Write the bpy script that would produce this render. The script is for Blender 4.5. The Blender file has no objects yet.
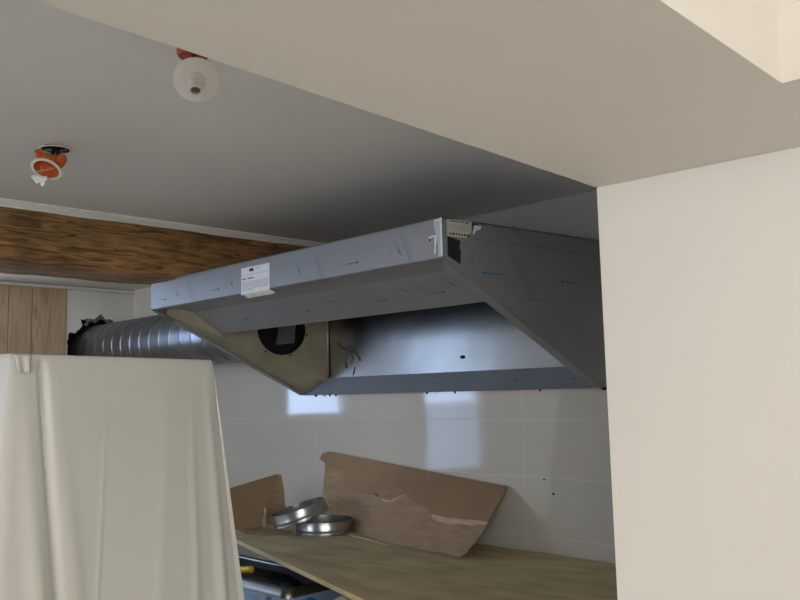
import bpy, math, random
from mathutils import Vector, Matrix
random.seed(7)
PI = math.pi
SC = bpy.context.scene
COL = SC.collection
EYE = 1.6                                   # the camera's height above the floor

# ------------------------------------------------------------------ camera
YAW, PITCH, ROLL, FPX = -0.793222, 0.111635, -0.023658, 841.63
fw = Vector((math.sin(YAW)*math.cos(PITCH), math.cos(YAW)*math.cos(PITCH), math.sin(PITCH)))
rt0 = Vector((math.cos(YAW), -math.sin(YAW), 0.0))
up0 = rt0.cross(fw)
rt = rt0*math.cos(ROLL) + up0*math.sin(ROLL)
up = -rt0*math.sin(ROLL) + up0*math.cos(ROLL)
camd = bpy.data.cameras.new('camera')
camd.sensor_width = 36.0
camd.lens = 36.0*FPX/800.0
camd.clip_start = 0.02
cam = bpy.data.objects.new('camera', camd)
COL.objects.link(cam)
cam.matrix_world = Matrix(((rt.x, up.x, -fw.x, 0), (rt.y, up.y, -fw.y, 0), (rt.z, up.z, -fw.z, EYE), (0, 0, 0, 1)))
SC.camera = cam

def ray(px, py):
    return fw + rt*((px-400)/FPX) - up*((py-300)/FPX)
def on(px, py, axis, v):
    """point where the sight line of a pixel meets a real wall/table plane (z measured from the eye)"""
    d = ray(px, py); return d*(v/d[axis])
def onplane(px, py, p0, n):
    d = ray(px, py); return d*(p0.dot(n)/d.dot(n))

# ------------------------------------------------------------------ world and light
W = bpy.data.worlds.new('daylight'); SC.world = W; W.use_nodes = True
wn = W.node_tree; wn.nodes.clear()
wo = wn.nodes.new('ShaderNodeOutputWorld'); wb = wn.nodes.new('ShaderNodeBackground')
tc = wn.nodes.new('ShaderNodeTexCoord'); sx = wn.nodes.new('ShaderNodeSeparateXYZ')
rmp = wn.nodes.new('ShaderNodeValToRGB'); mr = wn.nodes.new('ShaderNodeMapRange')
wn.links.new(tc.outputs['Generated'], sx.inputs[0]); wn.links.new(sx.outputs['X'], mr.inputs['Value'])
mr.inputs['From Min'].default_value = -0.6; mr.inputs['From Max'].default_value = 0.3
rmp.color_ramp.elements[0].color = (0.62, 0.84, 1.24, 1); rmp.color_ramp.elements[1].color = (1.0, 0.96, 0.90, 1)
wn.links.new(mr.outputs[0], rmp.inputs[0]); wn.links.new(rmp.outputs[0], wb.inputs['Color'])
wb.inputs['Strength'].default_value = 7.3
wn.links.new(wb.outputs[0], wo.inputs['Surface'])
SC.view_settings.view_transform = 'Standard'; SC.view_settings.look = 'None'
SC.view_settings.gamma = 1.0; SC.view_settings.use_curve_mapping = False
SC.view_settings.exposure = 0.0

def portal(loc, rot, sx_, sy_):
    l = bpy.data.lights.new('window_portal', 'AREA'); l.shape = 'RECTANGLE'; l.size = sx_; l.size_y = sy_
    l.cycles.is_portal = True
    o = bpy.data.objects.new('window_portal', l); o.location = loc; o.rotation_euler = rot; COL.objects.link(o)
# window openings: (plane, y0, y1, z0, z1) heights from the eye
WL1 = (-0.86, -0.12, -0.70, 0.60)          # left wall, seen mirrored in the tiles and the steel
WL2 = (0.72, 1.30, -0.17, 0.65)
WK = (-4.3, -3.0, -0.70, 0.50)              # added to brighten the kitchen from its rear wall (x range)
WR = (-3.0, -0.2, -0.75, 0.75)              # right wall of the front room
WF = (0.7, 3.3, -0.9, 0.80)                # wall behind the camera (x range)
portal((-4.98, (WL1[0]+WL1[1])/2, EYE+(WL1[2]+WL1[3])/2), (0, -PI/2, 0), WL1[3]-WL1[2], WL1[1]-WL1[0])
portal((-4.98, (WL2[0]+WL2[1])/2, EYE+(WL2[2]+WL2[3])/2), (0, -PI/2, 0), WL2[3]-WL2[2], WL2[1]-WL2[0])
portal((3.55, (WR[0]+WR[1])/2, EYE+(WR[2]+WR[3])/2), (0, PI/2, 0), WR[3]-WR[2], WR[1]-WR[0])
portal(((WK[0]+WK[1])/2, -3.55, EYE+(WK[2]+WK[3])/2), (PI/2, 0, 0), WK[1]-WK[0], WK[3]-WK[2])
portal(((WF[0]+WF[1])/2, -3.55, EYE+(WF[2]+WF[3])/2), (PI/2, 0, 0), WF[1]-WF[0], WF[3]-WF[2])

# ------------------------------------------------------------------ materials
def lin(c): return tuple(((v/255.0)/12.92 if v/255.0 <= 0.04045 else ((v/255.0+0.055)/1.055)**2.4) for v in c)+(1,)
def mat(name, rgb, rough=0.6, metal=0.0, spec=0.5, noise=None, bump=None, aniso=None):
    """rgb as sRGB 0..255; noise=(scale, amount, stretch) mottles the colour; bump=(scale, strength, distance)"""
    m = bpy.data.materials.new(name); m.use_nodes = True
    nt = m.node_tree; b = nt.nodes['Principled BSDF']
    b.inputs['Base Color'].default_value = lin(rgb); b.inputs['Roughness'].default_value = rough
    b.inputs['Metallic'].default_value = metal; b.inputs['Specular IOR Level'].default_value = spec
    tcn = nt.nodes.new('ShaderNodeTexCoord'); 
    def tex(scale, stretch, detail=5):
        mp = nt.nodes.new('ShaderNodeMapping'); mp.inputs['Scale'].default_value = stretch or (1, 1, 1)
        n = nt.nodes.new('ShaderNodeTexNoise'); n.inputs['Scale'].default_value = scale; n.inputs['Detail'].default_value = detail
        nt.links.new(tcn.outputs['Object'], mp.inputs[0]); nt.links.new(mp.outputs[0], n.inputs['Vector']); return n
    if noise:
        n = tex(noise[0], noise[2] if len(noise) > 2 else None)
        r = nt.nodes.new('ShaderNodeValToRGB')
        c = lin(rgb); a = noise[1]
        r.color_ramp.elements[0].position = 0.3; r.color_ramp.elements[1].position = 0.7
        r.color_ramp.elements[0].color = (c[0]*(1-a), c[1]*(1-a), c[2]*(1-a), 1)
        r.color_ramp.elements[1].color = (min(1, c[0]*(1+a)), min(1, c[1]*(1+a)), min(1, c[2]*(1+a)), 1)
        nt.links.new(n.outputs['Fac'], r.inputs[0]); nt.links.new(r.outputs[0], b.inputs['Base Color'])
    if bump:
        n = tex(bump[0], bump[3] if len(bump) > 3 else None)
        bp = nt.nodes.new('ShaderNodeBump'); bp.inputs['Strength'].default_value = bump[1]; bp.inputs['Distance'].default_value = bump[2]
        nt.links.new(n.outputs['Fac'], bp.inputs['Height']); nt.links.new(bp.outputs[0], b.inputs['Normal'])
    return m

M = {}
M['plaster'] = mat('warm_white_plaster', (228, 223, 214), 0.85, noise=(1.6, 0.035), bump=(60, 0.06, 0.002))
M['plaster_kitchen'] = mat('kitchen_ceiling_paint', (234, 232, 227), 0.8, noise=(1.2, 0.04), bump=(50, 0.06, 0.002))
M['white_paint'] = mat('white_paint', (236, 236, 232), 0.6, noise=(5, 0.05), bump=(40, 0.1, 0.002))
M['floor'] = mat('floor_screed', (172, 164, 152), 0.7, noise=(3, 0.1))
M['film'] = mat('film_covered_steel', (142, 144, 146), 0.42, 0.40, noise=(3, 0.06, (1, 1, 4)), bump=(3, 0.05, 0.02))
M['gutter'] = mat('shaded_filmed_steel', (92, 95, 100), 0.5, 0.3, noise=(5, 0.1))  # darker copy of the filmed steel; the gutter's shade is in the colour
M['steel'] = mat('bare_brushed_steel', (126, 125, 123), 0.24, 1.0, noise=(2.5, 0.12), bump=(2.2, 0.10, 0.03))
M['steel_side'] = mat('warm_lit_bare_steel', (168, 162, 142), 0.38, 0.55, noise=(7, 0.18), bump=(5, 0.15, 0.02))  # warm reflected light on the inner panel is put into the colour
M['steel_dull'] = mat('dull_steel', (130, 130, 124), 0.35, 1.0, noise=(4, 0.1))
M['galv'] = mat('galvanised_steel', (176, 180, 184), 0.28, 1.0, noise=(9, 0.14), bump=(6, 0.08, 0.01))
M['duct'] = mat('galvanised_duct_steel', (126, 130, 134), 0.30, 0.9, noise=(7, 0.16), bump=(4, 0.06, 0.01))
M['seam'] = mat('bright_seam', (200, 204, 208), 0.3, 1.0)
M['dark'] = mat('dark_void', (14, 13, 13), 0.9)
M['black'] = mat('black_plastic', (16, 17, 19), 0.45, bump=(12, 0.4, 0.01))
M['blue_ink'] = mat('blue_ink', (30, 105, 170), 0.6)
M['navy_ink'] = mat('navy_ink', (38, 62, 100), 0.6)
M['grey_ink'] = mat('grey_blue_ink', (78, 104, 136), 0.6)
M['paper'] = mat('label_paper', (226, 228, 236), 0.7)
M['paper_old'] = mat('aged_label_paper', (190, 188, 178), 0.6, noise=(40, 0.1))
M['ink'] = mat('label_ink', (40, 42, 50), 0.7)
M['ink_light'] = mat('label_small_print', (140, 143, 152), 0.7)
M['tape'] = mat('clear_tape', (196, 194, 188), 0.3, noise=(60, 0.15))
M['torn'] = mat('torn_film_edge', (214, 220, 228), 0.35)
M['olive'] = mat('exposed_dark_steel', (70, 68, 60), 0.4, 0.8)
M['card'] = mat('brown_cardboard', (150, 124, 96), 0.85, noise=(6, 0.08), bump=(30, 0.15, 0.002))
M['card_core'] = mat('torn_cardboard_core', (162, 139, 112), 0.9, noise=(14, 0.14, (1, 1, 5)), bump=(50, 0.4, 0.002, (1, 1, 5)))
M['card_pale'] = mat('pale_torn_fibre', (196, 176, 150), 0.95, noise=(60, 0.15))
M['ply'] = mat('dusty_plywood', (204, 184, 142), 0.8, noise=(5.0, 0.22, (1, 2.5, 1)), bump=(20, 0.2, 0.002))
M['ply_edge'] = mat('plywood_edge', (196, 174, 136), 0.8, noise=(30, 0.15))
M['orange'] = mat('orange_plastic', (206, 106, 46), 0.4)
M['red_orange'] = mat('red_orange_plastic', (176, 66, 24), 0.5)
M['white_pl'] = mat('white_plastic', (226, 222, 214), 0.4)
M['grey_pl'] = mat('grey_contact', (120, 112, 104), 0.5, 0.4)
M['wire'] = mat('wire_metal', (110, 110, 106), 0.4, 0.9)
M['yellow'] = mat('yellow_plastic', (226, 190, 20), 0.45)
M['mortar'] = mat('rough_mortar', (120, 116, 108), 0.95, bump=(50, 1.0, 0.01))
M['cloth'] = mat('milky_plastic_sheet', (214, 213, 206), 0.42, spec=0.45, noise=(2.0, 0.03), bump=(9, 0.12, 0.01, (1, 1, .35)))
M['frame'] = mat('white_window_frame', (225, 225, 225), 0.5)
M['bluefilm'] = mat('blue_film', (150, 172, 205), 0.35, 0.4)
M['residue'] = mat('residue_and_tear_shadow', (62, 56, 44), 0.8)
M['caulk'] = mat('loose_caulk', (180, 170, 150), 0.8)

def wood(name, c_lo, c_mid, c_hi, ax, scale, stretch, knots=0.0, crack=None, bump=0.5, blotch=0.0):
    m = bpy.data.materials.new(name); m.use_nodes = True; nt = m.node_tree; b = nt.nodes['Principled BSDF']
    b.inputs['Roughness'].default_value = 0.75
    t = nt.nodes.new('ShaderNodeTexCoord'); mp = nt.nodes.new('ShaderNodeMapping')
    s = [1.0, 1.0, 1.0]; s[ax] = 1.0/stretch; mp.inputs['Scale'].default_value = s
    n = nt.nodes.new('ShaderNodeTexNoise'); n.inputs['Scale'].default_value = scale; n.inputs['Detail'].default_value = 8
    n.inputs['Roughness'].default_value = 0.65; n.inputs['Distortion'].default_value = 1.2
    nt.links.new(t.outputs['Object'], mp.inputs[0]); nt.links.new(mp.outputs[0], n.inputs['Vector'])
    r = nt.nodes.new('ShaderNodeValToRGB'); e = r.color_ramp.elements
    e[0].position = 0.32; e[0].color = lin(c_lo); e[1].position = 0.66; e[1].color = lin(c_hi)
    q = e.new(0.48); q.color = lin(c_mid)
    nt.links.new(n.outputs['Fac'], r.inputs[0]); out = r.outputs[0]
    n2 = nt.nodes.new('ShaderNodeTexNoise'); n2.inputs['Scale'].default_value = 4.0; n2.inputs['Detail'].default_value = 3
    nt.links.new(t.outputs['Object'], n2.inputs['Vector'])
    if blotch:
        mx = nt.nodes.new('ShaderNodeMix'); mx.data_type = 'RGBA'; mx.blend_type = 'MULTIPLY'
        r2 = nt.nodes.new('ShaderNodeValToRGB'); r2.color_ramp.elements[0].position = .35; r2.color_ramp.elements[1].position = .62
        r2.color_ramp.elements[0].color = (1-blotch, 1-blotch, 1-blotch*1.05, 1); r2.color_ramp.elements[1].color = (1, 1, 1, 1)
        nt.links.new(n2.outputs['Fac'], r2.inputs[0]); mx.inputs['Factor'].default_value = 1
        nt.links.new(out, mx.inputs['A']); nt.links.new(r2.outputs[0], mx.inputs['B']); out = mx.outputs['Result']
    if crack:
        mp3 = nt.nodes.new('ShaderNodeMapping'); s3 = [1.0, 1.0, 1.0]; s3[ax] = 0.06; mp3.inputs['Scale'].default_value = s3
        n3 = nt.nodes.new('ShaderNodeTexNoise'); n3.inputs['Scale'].default_value = crack; n3.inputs['Detail'].default_value = 4
        nt.links.new(t.outputs['Object'], mp3.inputs[0]); nt.links.new(mp3.outputs[0], n3.inputs['Vector'])
        r3 = nt.nodes.new('ShaderNodeValToRGB'); e3 = r3.color_ramp.elements
        e3[0].position = .485; e3[0].color = (1, 1, 1, 1); e3[1].position = .515; e3[1].color = (1, 1, 1, 1)
        k = e3.new(.5); k.color = (.38, .32, .26, 1)
        nt.links.new(n3.outputs['Fac'], r3.inputs[0])
        mx = nt.nodes.new('ShaderNodeMix'); mx.data_type = 'RGBA'; mx.blend_type = 'MULTIPLY'; mx.inputs['Factor'].default_value = 1
        nt.links.new(out, mx.inputs['A']); nt.links.new(r3.outputs[0], mx.inputs['B']); out = mx.outputs['Result']
    if knots:
        v = nt.nodes.new('ShaderNodeTexVoronoi'); v.inputs['Scale'].default_value = knots
        nt.links.new(t.outputs['Object'], v.inputs['Vector'])
        r4 = nt.nodes.new('ShaderNodeValToRGB'); r4.color_ramp.elements[0].position = .04; r4.color_ramp.elements[1].position = .09
        r4.color_ramp.elements[0].color = (.3, .22, .15, 1); r4.color_ramp.elements[1].color = (1, 1, 1, 1)
        nt.links.new(v.outputs['Distance'], r4.inputs[0])
        mx = nt.nodes.new('ShaderNodeMix'); mx.data_type = 'RGBA'; mx.blend_type = 'MULTIPLY'; mx.inputs['Factor'].default_value = 1
        nt.links.new(out, mx.inputs['A']); nt.links.new(r4.outputs[0], mx.inputs['B']); out = mx.outputs['Result']
    nt.links.new(out, b.inputs['Base Color'])
    bp = nt.nodes.new('ShaderNodeBump'); bp.inputs['Strength'].default_value = bump; bp.inputs['Distance'].default_value = 0.006
    nt.links.new(n.outputs['Fac'], bp.inputs['Height']); nt.links.new(bp.outputs[0], b.inputs['Normal'])
    return m
M['beam'] = wood('old_timber', (88, 62, 36), (150, 112, 68), (184, 146, 94), 1, 45, 9, crack=16, bump=0.9, blotch=0.5, knots=5)
M['pine'] = wood('pale_pine', (168, 142, 110), (194, 170, 138), (208, 186, 156), 2, 26, 9, knots=7, bump=0.1)

def tile_material():
    m = bpy.data.materials.new('glossy_wall_tile'); m.use_nodes = True; nt = m.node_tree; b = nt.nodes['Principled BSDF']
    t = nt.nodes.new('ShaderNodeTexCoord'); sp = nt.nodes.new('ShaderNodeSeparateXYZ'); cb = nt.nodes.new('ShaderNodeCombineXYZ')
    nt.links.new(t.outputs['Object'], sp.inputs[0])
    ax = nt.nodes.new('ShaderNodeMath'); ax.operation = 'ADD'; ax.inputs[1].default_value = 3.1235+0.604*10
    az = nt.nodes.new('ShaderNodeMath'); az.operation = 'ADD'; az.inputs[1].default_value = -(EYE-0.102)+0.205*10
    nt.links.new(sp.outputs['X'], ax.inputs[0]); nt.links.new(sp.outputs['Z'], az.inputs[0])
    nt.links.new(ax.outputs[0], cb.inputs[0]); nt.links.new(az.outputs[0], cb.inputs[1])
    br = nt.nodes.new('ShaderNodeTexBrick'); br.offset = 0.0; br.squash = 1.0
    br.inputs['Scale'].default_value = 1.0; br.inputs['Brick Width'].default_value = 0.604; br.inputs['Row Height'].default_value = 0.205
    br.inputs['Mortar Size'].default_value = 0.0022; br.inputs['Mortar Smooth'].default_value = 0.3
    br.inputs['Color1'].default_value = lin((192, 189, 180)); br.inputs['Color2'].default_value = lin((189, 186, 177))
    br.inputs['Mortar'].default_value = lin((202, 199, 190))
    nt.links.new(cb.outputs[0], br.inputs['Vector'])
    nt.links.new(br.outputs['Color'], b.inputs['Base Color'])
    b.inputs['Roughness'].default_value = 0.06; b.inputs['Specular IOR Level'].default_value = 0.75
    n = nt.nodes.new('ShaderNodeTexNoise'); n.inputs['Scale'].default_value = 2.2; n.inputs['Detail'].default_value = 1
    nt.links.new(t.outputs['Object'], n.inputs['Vector'])
    b1 = nt.nodes.new('ShaderNodeBump'); b1.inputs['Strength'].default_value = 0.10; b1.inputs['Distance'].default_value = 0.02
    nt.links.new(n.outputs['Fac'], b1.inputs['Height'])
    inv = nt.nodes.new('ShaderNodeMath'); inv.operation = 'SUBTRACT'; inv.inputs[0].default_value = 1.0
    nt.links.new(br.outputs['Fac'], inv.inputs[1])
    b2 = nt.nodes.new('ShaderNodeBump'); b2.inputs['Strength'].default_value = 0.35; b2.inputs['Distance'].default_value = 0.002
    nt.links.new(inv.outputs[0], b2.inputs['Height']); nt.links.new(b1.outputs[0], b2.inputs['Normal'])
    nt.links.new(b2.outputs[0], b.inputs['Normal'])
    return m
M['tile'] = tile_material()

# ------------------------------------------------------------------ mesh helpers (z given from the eye; EYE is added on build)
class MB:
    def __init__(s): s.v = []; s.f = []; s.m = []; s.mi = 0; s.sm = []; s.smooth = False
    def add(s, vs, fs):
        n = len(s.v); s.v += [tuple(v) for v in vs]
        for f in fs: s.f.append([n+i for i in f]); s.m.append(s.mi); s.sm.append(s.smooth)
    def box(s, x0, x1, y0, y1, z0, z1):
        s.add([(x0,y0,z0),(x1,y0,z0),(x1,y1,z0),(x0,y1,z0),(x0,y0,z1),(x1,y0,z1),(x1,y1,z1),(x0,y1,z1)],
              [(0,3,2,1),(4,5,6,7),(0,1,5,4),(1,2,6,5),(2,3,7,6),(3,0,4,7)])
    def prism(s, pts, ext):
        """closed polygon of 3-D points swept by the vector ext"""
        ext = Vector(ext); n = len(pts); p = [Vector(q) for q in pts]
        s.add(list(p)+[q+ext for q in p], [list(range(n))[::-1], list(range(n, 2*n))]+[(i, (i+1) % n, n+(i+1) % n, n+i) for i in range(n)])
    def flat(s, pts): s.add(pts, [list(range(len(pts)))])
    def tube(s, path, r, n=10, cap=True):
        path = [Vector(p) for p in path]; rings = []
        for i, p in enumerate(path):
            t = (path[min(i+1, len(path)-1)]-path[max(i-1, 0)]).normalized()
            a = t.cross(Vector((0, 0, 1)) if abs(t.z) < .9 else Vector((1, 0, 0))).normalized(); b = t.cross(a)
            rr = r[i] if isinstance(r, (list, tuple)) else r
            rings.append([p+a*(rr*math.cos(2*PI*k/n))+b*(rr*math.sin(2*PI*k/n)) for k in range(n)])
        vs = [v for g in rings for v in g]; fs = []
        for i in range(len(path)-1):
            for k in range(n): fs.append((i*n+k, i*n+(k+1) % n, (i+1)*n+(k+1) % n, (i+1)*n+k))
        s.smooth = True; s.add(vs, fs); s.smooth = False
        if cap: s.add(rings[0], [list(range(n))]); s.add(rings[-1], [list(range(n))[::-1]])
    def lathe(s, c, axis, prof, n=48, closed=False):
        """prof = list of (radius, distance along axis)"""
        c = Vector(c); t = Vector(axis).normalized()
        a = t.cross(Vector((0, 0, 1)) if abs(t.z) < .9 else Vector((1, 0, 0))).normalized(); b = t.cross(a)
        vs = [c+t*h+a*(r*math.cos(2*PI*k/n))+b*(r*math.sin(2*PI*k/n)) for r, h in prof for k in range(n)]
        m = len(prof); fs = []
        for i in range(m if closed else m-1):
            j = (i+1) % m
            for k in range(n): fs.append((i*n+k, i*n+(k+1) % n, j*n+(k+1) % n, j*n+k))
        s.smooth = True; s.add(vs, fs); s.smooth = False
    def grid(s, rows, closed=False):
        n = len(rows[0]); vs = [v for g in rows for v in g]; fs = []
        for i in range(len(rows)-1):
            for k in range(n if closed else n-1): fs.append((i*n+k, i*n+(k+1) % n, (i+1)*n+(k+1) % n, (i+1)*n+k))
        s.smooth = True; s.add(vs, fs); s.smooth = False
    def build(s, name, mats, parent=None, bevel=0, solid=0, fix=True):
        me = bpy.data.meshes.new(name)
        if not isinstance(mats, (list, tuple)): mats = [mats]
        org = parent.location if parent is not None and parent.type == 'EMPTY' else Vector((0, 0, 0))
        if parent is not None and parent.type == 'MESH': org = Vector(parent['_o'])
        me.from_pydata([(x-org.x, y-org.y, z+EYE-org.z) for x, y, z in s.v], [], s.f)
        for m in mats: me.materials.append(m)
        me.polygons.foreach_set('material_index', s.m); me.polygons.foreach_set('use_smooth', s.sm)
        me.update()
        if any(s.sm): me.set_sharp_from_angle(angle=math.radians(38))
        if fix:
            import bmesh
            bm = bmesh.new(); bm.from_mesh(me); bmesh.ops.remove_doubles(bm, verts=bm.verts, dist=1e-6); bmesh.ops.recalc_face_normals(bm, faces=bm.faces); bm.to_mesh(me); bm.free()
        o = bpy.data.objects.new(name, me); COL.objects.link(o)
        if parent is not None: o.parent = parent
        o['_o'] = tuple(org)
        if bevel:
            b = o.modifiers.new('bevel', 'BEVEL'); b.width = bevel; b.segments = 2; b.limit_method = 'ANGLE'
        if solid:
            b = o.modifiers.new('solid', 'SOLIDIFY'); b.thickness = solid
        return o

def join_print(o, p, mats, off=0):
    """add flat printing to the mesh of the part it is printed on"""
    import bmesh
    base = len(o.data.materials)
    for q in mats: o.data.materials.append(q)
    org = Vector(o['_o']) if True else None
    bm = bmesh.new(); bm.from_mesh(o.data)
    vs = [bm.verts.new((x-org.x, y-org.y, z+EYE-org.z)) for x, y, z in p.v]
    for f, mi in zip(p.f, p.m):
        try: fc = bm.faces.new([vs[i] for i in f]); fc.material_index = base+mi
        except ValueError: pass
    bm.to_mesh(o.data); bm.free()

def thing(name, label, cat, loc, group=None):
    o = bpy.data.objects.new(name, None); o.empty_display_size = 0.1; o.location = (loc[0], loc[1], loc[2]+EYE); COL.objects.link(o)
    o['label'] = label; o['category'] = cat
    if group: o['group'] = group
    return o
def tag(o, label, cat, group=None):
    o['label'] = label; o['category'] = cat
    if group: o['group'] = group
    return o
def struct(o): o['kind'] = 'structure'; return o

def wall_with_holes(mb, axis, p0, p1, a0, a1, z0, z1, holes):
    """slab between p0..p1 on axis, spanning a0..a1 and z0..z1 with rectangular openings (a0,a1,z0,z1)"""
    As = sorted({a0, a1}|{h[0] for h in holes}|{h[1] for h in holes}); Zs = sorted({z0, z1}|{h[2] for h in holes}|{h[3] for h in holes})
    for i in range(len(As)-1):
        for j in range(len(Zs)-1):
            ca, cz = (As[i]+As[i+1])/2, (Zs[j]+Zs[j+1])/2
            if any(h[0] < ca < h[1] and h[2] < cz < h[3] for h in holes): continue
            if axis == 0: mb.box(p0, p1, As[i], As[i+1], Zs[j], Zs[j+1])
            else: mb.box(As[i], As[i+1], p0, p1, Zs[j], Zs[j+1])
def holed(pts2, hole2, to3, ext):
    """sheet with an outer outline and a hole outline (both 2-D, same winding start not needed), radial strips about the hole centre"""
    cx = sum(p[0] for p in hole2)/len(hole2); cy = sum(p[1] for p in hole2)/len(hole2)
    def cast(poly, a):
        best = None; dx, dy = math.cos(a), math.sin(a)
        for i in range(len(poly)):
            x1, y1 = poly[i][0]-cx, poly[i][1]-cy; x2, y2 = poly[(i+1) % len(poly)][0]-cx, poly[(i+1) % len(poly)][1]-cy
            ex, ey = x2-x1, y2-y1; d = dx*ey-dy*ex
            if abs(d) < 1e-12: continue
            t = (x1*ey-y1*ex)/d; u = (x1*dy-y1*dx)/d
            if t > 0 and -1e-9 <= u <= 1+1e-9 and (best is None or t > best): best = t
        return (cx+dx*best, cy+dy*best)
    ang = sorted([math.atan2(p[1]-cy, p[0]-cx) for p in pts2]+[math.atan2(p[1]-cy, p[0]-cx) for p in hole2])
    mb = MB(); ext = Vector(ext)
    O = [Vector(to3(*cast(pts2, a))) for a in ang]; I = [Vector(to3(*cast(hole2, a))) for a in ang]; n = len(ang)
    vs = O+I+[p+ext for p in O]+[p+ext for p in I]; fs = []
    for i in range(n):
        j = (i+1) % n
        fs += [(i, j, n+j, n+i), (2*n+i, 3*n+i, 3*n+j, 2*n+j), (i, 2*n+i, 2*n+j, j), (n+i, n+j, 3*n+j, 3*n+i)]
    mb.add(vs, fs); return mb

# ------------------------------------------------------------------ the room
ZF, ZC, ZM, ZS = -EYE, 0.69, 1.0, 0.42      # floor, kitchen ceiling, front room ceiling, underside of the boxed beam
XW, YW = -4.93, 2.5
m = MB(); m.box(-5.2, 3.8, -3.8, 2.8, ZF-.1, ZF); struct(m.build('floor', M['floor']))
m = MB(); m.box(-5.2, -0.66, -3.8, 2.8, ZC, ZC+.12); struct(m.build('ceiling', M['plaster_kitchen']))
m = MB(); m.box(-0.66, 3.8, -3.8, 1.7, ZM, ZM+.1); m.box(-0.66, 3.8, 1.7, 2.8, ZC, ZC+.1); struct(m.build('ceiling', M['plaster']))
# tiled back wall, plaster above the tiles
m = MB(); m.box(-5.2, 3.8, YW, YW+.2, ZF, ZC); wtile = struct(m.build('wall_back', M['tile']))
M['plaster_shade'] = mat('shaded_plaster', (170, 166, 158), 0.9, noise=(3, 0.06))  # shade on the right part of the wall, painted as a greyer plaster
m = MB(); m.box(XW+.001, -3.2, YW-.004, YW, 0.51, ZC-.001); struct(m.build('wall_back', M['plaster_kitchen']))
m = MB(); m.box(-3.2, -0.9, YW-.004, YW, 0.51, ZC-.001); struct(m.build('wall_back', M['plaster_shade']))
# suction marks / plug holes in the tiles
m = MB()
for px, py, r in ((544, 479.5, .004), (553.5, 494, .005), (505.5, 489.5, .004)):
    c = on(px, py, 1, YW-.0005); m.flat([(c.x+r*math.cos(a), YW-.0005, c.z+r*math.sin(a)) for a in [2*PI*k/12 for k in range(12)]])
join_print(wtile, m, [M['dark']])
m = MB()
wall_with_holes(m, 0, XW-.12, XW, -3.6, 2.6, ZF, ZC, [WL1, WL2, (2.074, 2.46, 0.10, 0.53)])
struct(m.build('wall_left', M['white_paint']))
m = MB(); wall_with_holes(m, 1, -3.7, -3.5, -5.1, 3.6, ZF, ZM, [WF, WK]); struct(m.build('wall_rear', M['plaster']))
m = MB(); wall_with_holes(m, 0, 3.5, 3.7, -3.6, 2.6, ZF, ZM, [WR]); struct(m.build('wall_right', M['plaster']))
# window frames (outside the frame, left two mirrored, last added for light)
def window(name, ax, p, a0, a1, z0, z1, n):
    m = MB(); w = .045
    def bar(u0, u1, v0, v1):
        if ax == 0: m.box(p-.03, p+.03, u0, u1, v0, v1)
        else: m.box(u0, u1, p-.03, p+.03, v0, v1)
    bar(a0, a1, z0, z0+w); bar(a0, a1, z1-w, z1)
    for i in range(n+1):
        c = a0+(a1-a0)*i/n; bar(max(a0, c-w/2), min(a1, c+w/2), z0, z1)
    struct(m.build(name, M['frame']))
window('window_1', 0, XW-.06, *WL1, 1); M['dim_pane'] = mat('added_dimming_pane', (150, 160, 170), 0.6); nt_ = M['dim_pane'].node_tree; tb = nt_.nodes.new('ShaderNodeBsdfTranslucent')
tb.inputs['Color'].default_value = (.62, .63, .64, 1); nt_.links.new(tb.outputs[0], nt_.nodes['Material Output'].inputs['Surface'])
m = MB(); m.box(XW-.062, XW-.058, WL1[0], WL1[1], WL1[2], -.09); struct(m.build('window_1', M['dim_pane']))  # translucent panel added to dim the lower half of the mirrored window
window('window_2', 0, XW-.06, *WL2, 1)
window('window_3', 0, 3.6, *WR, 2); window('window_4', 1, -3.6, *WF, 3); window('added_window', 1, -3.6, *WK, 3)
# boxed beam (flat underside) with the lintel and the pier it lands on
k = ZS/0.4
e0 = Vector((-.822*k, .307*k)); e1 = Vector((-.891*k, 1.432*k))
far = e0+(e0-e1)/(e1-e0).length*3.85
yP = 1.443*k
pr = on(800, 146, 2, ZS); dP = (pr-Vector((e1.x, e1.y, ZS))); dP = dP/dP.x      # direction of the pier's front
def pier(x): return e1.y+(x-e1.x)*dP.y
xi, yi = -.4105*k, 1.128*k
g = [(far.x, far.y), (far.x+.25, far.y), (-.40*k, .782*k), (xi, yi), (3.5, yi+.02), (3.5, pier(3.5)+.16), (e1.x, e1.y+.16), (e1.x, e1.y)]
m = MB(); m.prism([(x, y, ZS) for x, y in g], (0, 0, ZM-ZS)); struct(m.build('ceiling', M['plaster']))
m = MB(); m.prism([(e1.x, e1.y, ZF), (3.5, pier(3.5), ZF), (3.5, pier(3.5)+.16, ZF), (e1.x, e1.y+.16, ZF)], (0, 0, ZS-ZF))
struct(m.build('wall_front', M['plaster'], bevel=.002))

m = MB(); m.box(-1.19, -1.05, 1.95, YW-.001, ZF, ZC-.001); struct(m.build('wall_right', M['plaster']))

# timber beam with the moulding above it
XB = -2.93
m = MB(); rows = []
ny = 150
prof = []
for i in range(13): prof.append((0.0, i/12))
rnd = [random.uniform(-1, 1) for _ in range(4000)]
def nz(a, b):
    return math.sin(a*5.1+b*3)*.4+math.sin(a*13.7+b*7.7)*.3+math.sin(a*31+b*17)*.2+rnd[(int(a*61)*31+int(b*97)) % 4000]*.12
for j in range(ny+1):
    y = -.6+(YW+.6)*j/ny; r = []
    zt = ZC-.024; zb = .480+.004*nz(y*1.3, 2)
    for i in range(13):
        z = zt+(zb-zt)*i/12; rr = 0.006*nz(y*.9, i*.9)
        if i == 12: rr = -.008+.004*nz(y, 5)
        r.append((XB-.012+rr, y, z))
    for i in range(1, 9): r.append((XB-.02-(.27)*i/8, y, zb-.006+.003*nz(y, i*1.7)+(.010 if i == 8 else 0)))
    r.append((XB-.285, y, zt)); rows.append(r)
m.grid(rows, closed=True)
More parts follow.
